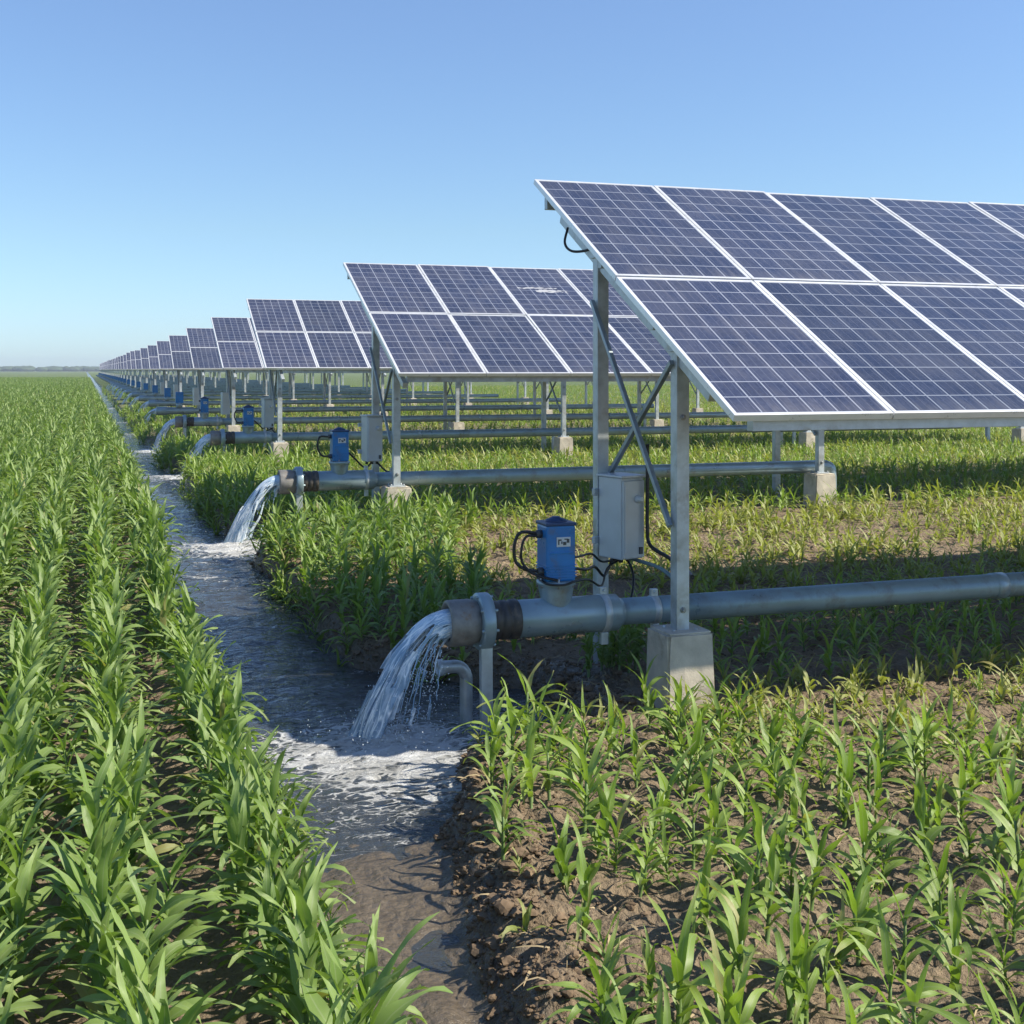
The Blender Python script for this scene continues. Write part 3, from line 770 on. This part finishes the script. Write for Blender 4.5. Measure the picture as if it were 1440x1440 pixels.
# small bent drain pipe under the first outlet
m = MB(); zd = -.04
m.tube(bez([(2.34, 7.72, zd - .40), (2.34, 7.72, zd + .12), (2.335, 7.72, zd + .21), (2.29, 7.72, zd + .262), (2.21, 7.72, zd + .268), (2.165, 7.72, zd + .268)], 6), .042, 20)
dr = m.build('drain_pipe', M['steel']); tag(dr, 'short bent drain pipe standing in wet mud below the nearest outlet', 'pipe')
m = MB(); m.prof((2.18, 7.72, zd + .268), (-1, 0, 0), [(0, .043), (.002, .053), (.035, .053), (.036, .034), (.006, .032)], 20); m.build('lip', M['steel'], dr)

# ------------------------------------------------------------------ maize
def leaf(m, lid, base, az, L, W, e0, droop, twist, seg=9, fold=.32, curl=0.):
    p = Vector(base); vs = []; uvs = []
    for k in range(seg + 1):
        s = k / seg
        el = e0 - droop * s ** 1.4 + .20 * math.sin(s * 7 + lid * 2.1) * s
        a = az + curl * s * s + .22 * math.sin(s * 5 + lid)
        d = Vector((math.cos(a) * math.cos(el), math.sin(a) * math.cos(el), math.sin(el)))
        side = Vector((-math.sin(a), math.cos(a), 0)); tw = twist * s
        nrm = side.cross(d)
        sd = side * math.cos(tw) + nrm * math.sin(tw); nn = sd.cross(d)
        w = W * min(1, .42 + s * 2.2) * max(0.03, (1 - s ** 1.7)) * .5
        wav = .10 * W * math.sin(s * 11 + lid * 1.7)
        f = fold * (1 - .5 * s)
        vs += [p + sd * w - nn * (w * f + wav), p.copy(), p - sd * w - nn * (w * f - wav)]
        if k < seg: p = p + d * (L / seg)
    fs = []; fu = []
    for k in range(seg):
        a = 3 * k; v0 = lid + .02 + .96 * k / seg; v1 = lid + .02 + .96 * (k + 1) / seg
        fs += [(a, a + 1, a + 4, a + 3), (a + 1, a + 2, a + 5, a + 4)]
        fu += [[(0, v0), (.5, v0), (.5, v1), (0, v1)], [(.5, v0), (1, v0), (1, v1), (.5, v1)]]
    m.add(vs, fs, fu, 0, True)
def plant_meshes(rng, Hs, nl, Lr, Wr, mat, kind):
    m = MB(); az = rng.uniform(0, 2 * PI); lean = Vector((rng.uniform(-.12, .12), rng.uniform(-.12, .12), 1))
    for k in range(nl):
        q = (k + .6) / nl
        z = Hs * (.12 + .88 * q)
        az += PI + rng.normal(0, .45)
        young = q > .72
        L = rng.uniform(*Lr) * (1 - .35 * abs(q - .55)); W = rng.uniform(*Wr) * (.75 if young else 1)
        e0 = R(rng.uniform(62, 80)) if young else R(rng.uniform(38, 62))
        droop = R(rng.uniform(20, 70)) if young else R(rng.uniform(70, 135))
        b = lean * z; b.z = z
        leaf(m, k, b, az, L, W, e0, droop, rng.normal(0, .5), 9 if kind != 'pale' else 6, rng.uniform(.2, .45), rng.normal(0, .35))
    f = m.mesh('foliage', M[mat])
    s = MB(); s.tube([lean * (Hs * t) * 1.0 + Vector((0, 0, -.04 if t == 0 else 0)) for t in (0, .35, .7, 1.0)], .011 * Hs / .35 + .002, 7, taper=.004)
    return f, s.mesh('stalk', M['stalk'])
rng = np.random.default_rng(11)
TALL = [plant_meshes(rng, rng.uniform(.34, .42), int(rng.integers(14, 19)), (.21, .335), (.044, .060), 'leaf', 'tall') for _ in range(9)]
YNG = [plant_meshes(rng, rng.uniform(.13, .23), int(rng.integers(8, 12)), (.17, .28), (.028, .042), 'young', 'young') for _ in range(9)]
PALE = [plant_meshes(rng, rng.uniform(.06, .11), int(rng.integers(5, 7)), (.13, .21), (.026, .038), 'pale', 'pale') for _ in range(6)]

COLS = {}
def plant(kind, vi, x, y, s, rz, label, group, name='maize_plant', zoff=0):
    f, st = kind[vi]
    r = thing(name, label, 'plant', (x, y, gz(x, y) - .015 + zoff), rz, group); r.scale = (s, s, s)
    r.rotation_euler = (random.uniform(-.09, .09), random.uniform(-.09, .09), rz)
    fo = link('foliage', f, r); link('stalk', st, r)
    key = (id(kind), vi)
    if key not in COLS: COLS[key] = fo
    return r
def project(x, y, z):
    a = R(YAW); d = x * math.sin(a) + y * math.cos(a); r = x * math.cos(a) - y * math.sin(a)
    return (720 + 1744 * r / d, 520 + 1744 * (H - z) / d, d) if d > .3 else (-9999, -9999, d)
# --- candidate points
left = []; right = []
for row in range(0, 70):
    x0 = .57 - .44 * row
    y = 2.2 + random.uniform(0, .2)
    while y < 240:
        x = x0 + random.gauss(0, .05) + (.06 * (y < 9) if row == 0 else 0)
        if x > -.0604 * y - 1.2 - .045 * y:
            left.append((x, y + random.gauss(0, .03), random.uniform(.92, 1.24)))
        y += (.125 if y < 40 else (.30 if y < 90 else .5))
for _ in range(52):
    yy = random.uniform(2.9, 10); left.append((.80 + random.gauss(0, .05), yy, random.uniform(.55, .85)))
left.sort(key=lambda p: p[1])
def vis(x, y, z=.3, mg=60):
    px, py, d = project(x, y, z + float(base_z(y))); return d > .5 and -mg < px < 1440 + mg and py < 1440 + 120
# right-hand field: denser in clumps near the canal, sparse pale seedlings further right
_ty = np.arange(0, 140, .02); _tr = canal_right(_ty)
def can_r(y): return float(np.interp(y, _ty, _tr))
big = []; pale = []; clump = []
y = 2.4
_dx, _dy = np.meshgrid(np.arange(0, 130, .25), np.arange(0, 132, .25)); _dn = fbm(_dx * .9, _dy * .9, 3, 91)
dens_n = lambda x, y: float(_dn[min(527, int(y * 4)), min(519, max(0, int(x * 4)))])
def blocked(x, y):
    for k, u in enumerate(U[1:4]):
        if -1.0 < y - u[10] < .25 and x < 2.42: return True
        if -3.0 < y - u[10] <= -1.0 and x < 1.72 - .05 * k: return True
    for u in U[:5]:
        for k in range(4):
            if abs(x - u[7] - 6 * k) < .30 and (abs(y - u[8]) < .30 or abs(y - u[9]) < .30): return True
        if u[11] - .1 < x < u[11] + 1.2 and abs(y - u[10]) < .16: return True
    return False
for row in range(0, 300):
    x0 = 1.52 + .30 * row
    y = 2.3 + random.uniform(0, .3)
    while y < 130:
        step = .19 if y < 30 else (.30 if y < 60 else .5)
        if row % (1 if y < 30 else 2 if y < 60 else 3): y += step; continue
        x = x0 + random.gauss(0, .07); yy = y + random.gauss(0, .06)
        y += step
        if x > .95 * yy + 3.5: continue
        r = can_r(yy)
        if x < r + (.16 if yy < 7.3 else -.02) or blocked(x, yy): continue
        e = x - r; dn = dens_n(x, yy)
        if yy < 7.3:
            far_right = sstep(0, 2.2, (x - 3.6) * .9 + (yy - 5.6))
            p = .86 - 1.05 * far_right + (dn - .5) * 2.6
            if yy > 6.5 and x < 3.0: p *= .5
            if random.random() < p: big.append((x, yy, random.uniform(.8, 1.45) * (1 - .42 * far_right)))
            elif random.random() < .55: pale.append((x, yy, random.uniform(.5, 1.1)))
        elif yy < 9.2:
            if x > 3.1 and random.random() < .75: big.append((x, yy, random.uniform(.7, 1.05)))
            elif yy > 8.6 and random.random() < .9: big.append((x, yy, random.uniform(.9, 1.3)))
        elif yy < 14.2:
            if e < 1.2 + .22 * (yy - 9.2) and e > .25:
                clump.append((x, yy, random.uniform(.72, 1.02)))
                if random.random() < .35: big.append((x + .1, yy + .08, random.uniform(.8, 1.2)))
            elif e <= .25:
                if random.random() < .92: big.append((x, yy, random.uniform(1.0, 1.45)))
            else:
                q = random.random()
                if q < .04 + .6 * (yy < 10.2): big.append((x, yy, random.uniform(.6, .9)))
                elif q < .72: pale.append((x, yy, random.uniform(.8, 1.3)))
        else:
            ph = (yy - 14.3) % 9.6
            if e < 2.2: big.append((x, yy, random.uniform(1.0, 1.45)))
            elif random.random() < .62: big.append((x, yy, random.uniform(.7, 1.1)))
            else: pale.append((x, yy, random.uniform(1.1, 1.8)))
# plants leaning over the edge of the canal
yy = 9.2
while yy < 60:
    for _ in range(2 if yy < 30 else 1):
        xq = can_r(yy) + random.uniform(-.06, .35)
        if not blocked(xq, yy): big.append((xq, yy, random.uniform(.9, 1.35)))
    yy += random.uniform(.12, .3) * (1 if yy < 20 else 1.6)
# fill in seedlings between the rows beyond the first pipe
for _ in range(1500):
    x = random.uniform(3.2, 14); yy = random.uniform(9.2, 14.3)
    if x < can_r(yy) + 1.2 or x > .95 * yy + 3 or dens_n(x, yy) < .38: continue
    pale.append((x, yy, random.uniform(.7, 1.4)))
for _ in range(420):
    x = random.uniform(2.2, 7.5); yy = random.uniform(4.5, 7.4)
    if x < can_r(yy) + .4 or blocked(x, yy): continue
    if random.random() < sstep(-1, 2.2, (x - 3.6) * .9 + (yy - 5.6)): pale.append((x, yy, random.uniform(.6, 1.25)))
big.sort(key=lambda p: p[1])
tb = [p for p in big if vis(p[0], p[1], .25)]
near_b = tb[:300]; ns = set(map(id, near_b)); far_b = [p for p in big if id(p) not in ns]
for (x, y, s) in near_b:
    if y < 7.3: lab, gr = 'young maize plant in loose brown soil before the nearest array', 'young maize plants in front of the nearest array'
    else: lab, gr = 'young maize plant behind the nearest irrigation pipe', 'young maize plants behind the nearest pipe'
    plant(YNG, random.randrange(9), x, y, s, random.uniform(0, 6.28), lab, gr, 'young_maize_plant')
clump += [(random.uniform(3.25, 3.75), random.uniform(7.9, 8.3), random.uniform(.7, .95)) for _ in range(9)]
tl = [(p[0] * .325 + p[1] * .946, 0, p) for p in left if vis(p[0], p[1], .45)] + [(p[0] * .325 + p[1] * .946, 1, p) for p in clump if vis(p[0], p[1], .4)]
tl.sort(key=lambda q: q[0]); near_m = tl[:300]; ns = set(id(q[2]) for q in near_m)
far_left = [p for p in left if id(p) not in ns]; far_clump = [p for p in clump if id(p) not in ns]
for _, kd, (x, y, s) in near_m:
    if kd: plant(TALL, random.randrange(9), x, y, s, random.uniform(0, 6.28), 'broad-leaved maize plant in the lush clump on the canal bank behind the nearest blue pump', 'maize plants in the clump on the canal bank')
    else: plant(TALL, random.randrange(9), x, y, s, random.uniform(0, 6.28), 'knee-high leafy maize plant in the dense green rows left of the canal', 'maize plants in the rows left of the canal')
print('clump', len(clump), len(far_clump))
for _ in range(0): big.append((random.uniform(3.1, 4.0), random.uniform(7.85, 8.3), random.uniform(.9, 1.2)))
pale.sort(key=lambda p: p[1])
tp = [p for p in pale if vis(p[0], p[1], .1)]
near_p = tp[:200]; ns = set(map(id, near_p)); far_p = [p for p in pale if id(p) not in ns]
for (x, y, s) in near_p:
    plant(PALE, random.randrange(6), x, y, s, random.uniform(0, 6.28), 'small pale green seedling in the bare soil right of the canal', 'pale seedlings in the bare soil', 'seedling')

# ------------------------------------------------------------------ scattered stuff (geometry nodes)
def scatter(name, label, pts, sources, cat=None):
    """pts: (x, y, z, scale, rz)"""
    col = bpy.data.collections.new(name + '_sources')
    for o in sources: col.objects.link(o)
    me = bpy.data.meshes.new(name); n = len(pts)
    me.vertices.add(n); me.vertices.foreach_set('co', np.array([p[:3] for p in pts], np.float32).ravel())
    a = me.attributes.new('scl', 'FLOAT', 'POINT'); a.data.foreach_set('value', np.array([p[3] for p in pts], np.float32))
    a = me.attributes.new('rot', 'FLOAT_VECTOR', 'POINT'); rr = np.zeros((n, 3), np.float32); rr[:, :2] = RNG.normal(0, .07, (n, 2)); rr[:, 2] = [p[4] for p in pts]; a.data.foreach_set('vector', rr.ravel())
    a = me.attributes.new('idx', 'INT', 'POINT'); a.data.foreach_set('value', RNG.integers(0, len(sources), n).astype(np.int32))
    o = link(name, me); o['kind'] = 'stuff'; o['label'] = label; o['category'] = cat or 'plants'
    ng = bpy.data.node_groups.new(name, 'GeometryNodeTree')
    ng.interface.new_socket('Geometry', in_out='INPUT', socket_type='NodeSocketGeometry'); ng.interface.new_socket('Geometry', in_out='OUTPUT', socket_type='NodeSocketGeometry')
    t = NT(ng); gi = t.n('NodeGroupInput'); go = t.n('NodeGroupOutput')
    ci = t.n('GeometryNodeCollectionInfo'); ci.inputs['Collection'].default_value = col; ci.inputs['Separate Children'].default_value = True; ci.inputs['Reset Children'].default_value = True
    def at(nm, ty):
        q = t.n('GeometryNodeInputNamedAttribute', _data_type=ty); q.inputs['Name'].default_value = nm; return q.outputs[0]
    iop = t.n('GeometryNodeInstanceOnPoints'); L = ng.links.new
    L(gi.outputs[0], iop.inputs['Points']); L(ci.outputs[0], iop.inputs['Instance']); iop.inputs['Pick Instance'].default_value = True
    L(at('idx', 'INT'), iop.inputs['Instance Index']); L(at('rot', 'FLOAT_VECTOR'), iop.inputs['Rotation']); L(at('scl', 'FLOAT'), iop.inputs['Scale'])
    L(iop.outputs[0], go.inputs[0])
    md = o.modifiers.new('scatter', 'NODES'); md.node_group = ng
    return o
def pts3(L):
    A = np.array([(x, y, s) for x, y, s in L]); Z = ground_z(A[:, 0], A[:, 1]) - .015
    return [(A[k, 0], A[k, 1], Z[k], A[k, 2], random.uniform(0, 6.28)) for k in range(len(A))]
src = lambda kind: [COLS[(id(kind), k)] for k in range(len(kind)) if (id(kind), k) in COLS]
scatter('maize_field', 'dense green maize field stretching left of the canal to the horizon', pts3(far_left), src(TALL), 'crop')
if far_clump: scatter('maize_clump', 'lush maize clump on the canal bank between the first and second outlets', pts3(far_clump), src(TALL), 'crop')
scatter('young_maize_field', 'young maize rows running under and behind the solar arrays', pts3(far_b), src(YNG), 'crop')
scatter('seedling_cover', 'pale low seedlings covering the soil between the arrays', pts3(far_p), src(PALE), 'crop')
print('counts', len(left), len(big), len(pale))

# soil clods
def clod_mesh(seed):
    bm = bmesh.new(); bmesh.ops.create_icosphere(bm, subdivisions=2, radius=1); r2 = random.Random(seed)
    ax = [Vector((r2.gauss(0, 1), r2.gauss(0, 1), r2.gauss(0, 1))).normalized() for _ in range(9)]
    for v in bm.verts:
        d = v.co.normalized(); k = 1 - .8 * max(0, max(d.dot(a) for a in ax) - .7) * 2 + r2.uniform(-.17, .17)
        v.co = Vector((d.x * k, d.y * k * r2.uniform(.9, 1.0), d.z * k * .7))
    bm.verts.index_update(); m = MB(); m.add([v.co.copy() for v in bm.verts], [[v.index for v in f.verts] for f in bm.faces]); bm.free()
    return m
cl = []
for _ in range(15000):
    yy = random.uniform(2.8, 9.5) if random.random() < .8 else random.uniform(9.2, 15.5)
    x = can_r(yy) + (abs(random.gauss(0, .28)) - .02 if random.random() < .45 else random.uniform(0, 5.5))
    cl.append((x, yy, min(.042, random.expovariate(1 / .0065) + .003) * (1.15 if x - can_r(yy) < .45 else .8)))
for _ in range(900):
    yy = random.uniform(2.8, 9.5); cl.append((float(canal_left(np.array([yy]))[0]) - abs(random.gauss(0, .2)), yy, min(.03, random.expovariate(1 / .008) + .005)))
allv = MB(); fl = [random.uniform(.5, 1.1) for _ in range(31)]
A = np.array(cl); Z = ground_z(A[:, 0], A[:, 1])
cms = [clod_mesh(k) for k in range(8)]
for k, (x, y, s) in enumerate(cl):
    c = cms[k % 8]; rz = random.uniform(0, 6.28); cc, ss = math.cos(rz), math.sin(rz)
    allv.add([(x + s * (p[0] * cc - p[1] * ss), y + s * (p[0] * ss + p[1] * cc), Z[k] + s * (p[2] * fl[k % 31] + .05)) for p in c.v], c.f)
o = allv.build('soil_clods', M['clod']); tag(o, 'loose brown soil clods scattered along the canal bank and field', 'soil', None, 'stuff')

lt = MB(); r3 = random.Random(21)
for _ in range(2600):
    yy = r3.uniform(3, 13); x = can_r(yy) + .1 + abs(r3.gauss(0, 2.6))
    if x > .9 * yy + 1.5: continue
    z = gz(x, yy); a = r3.uniform(0, 6.28); L = r3.uniform(.03, .14); wd = r3.uniform(.002, .007); up = r3.uniform(-.1, .25)
    d = Vector((math.cos(a), math.sin(a), 0)); sd = Vector((-d.y, d.x, 0)) * wd; p = Vector((x, yy, z + .006)); vv = []
    for q in range(4):
        c = p + d * L * q / 3 + Vector((0, 0, L * up * math.sin(q / 3 * PI) + .002)); vv += [c + sd * (1 - q / 3.3), c - sd * (1 - q / 3.3) + Vector((0, 0, wd * .7))]
    lt.add(vv, [(2 * q, 2 * q + 1, 2 * q + 3, 2 * q + 2) for q in range(3)], smooth=True)
M['litter'] = mat_simple('dry_litter', (.30, .235, .135), .8, 0, .45, 3, .1, 60)
o = lt.build('dry_litter', M['litter']); tag(o, 'dry straw litter lying on the soil between the young plants', 'litter', None, 'stuff')

# far treeline on the horizon
def treeline():
    m = MB(); r2 = random.Random(4); bm = bmesh.new(); bmesh.ops.create_icosphere(bm, subdivisions=2, radius=1); bm.verts.index_update()
    bv = [v.co.copy() for v in bm.verts]; bf = [[v.index for v in f.verts] for f in bm.faces]; bm.free()
    for k in range(900):
        x = r2.uniform(-1100, 1500); y = 1500 + r2.uniform(-40, 60)
        hgt = 2.5 + 7 * float(fbm(np.array([x * .006]), np.array([0.]), 4, 5)[0]) * r2.uniform(.5, 1.2)
        wd = r2.uniform(5, 11)
        m.add([(x + b.x * wd * r2.uniform(.85, 1.1), y + b.y * wd, hgt * .45 + b.z * hgt * .6 * r2.uniform(.85, 1.12)) for b in bv], bf)
    return m.build('far_woodland', M['wood'])
tag(treeline(), 'low hazy line of trees along the horizon at the left', 'trees', None, 'stuff')

# ------------------------------------------------------------------ air
m, nt = new_mat('hazy_air'); t = NT(nt)
pv = t.n('ShaderNodeVolumePrincipled', Color=c4(.80, .88, 1.0), Density=.00035, Anisotropy=.2)
t.n('ShaderNodeOutputMaterial', Volume=pv.outputs[0])
b = MB(); b.box((200, 830, 7.5), (5200, 2000, 17), bev=0); hz = b.build('haze', m); hz['kind'] = 'stuff'; hz['label'] = 'thin blue haze over the far fields'; hz['category'] = 'haze'
scn.cycles.volume_bounces = 0; scn.cycles.volume_max_steps = 64
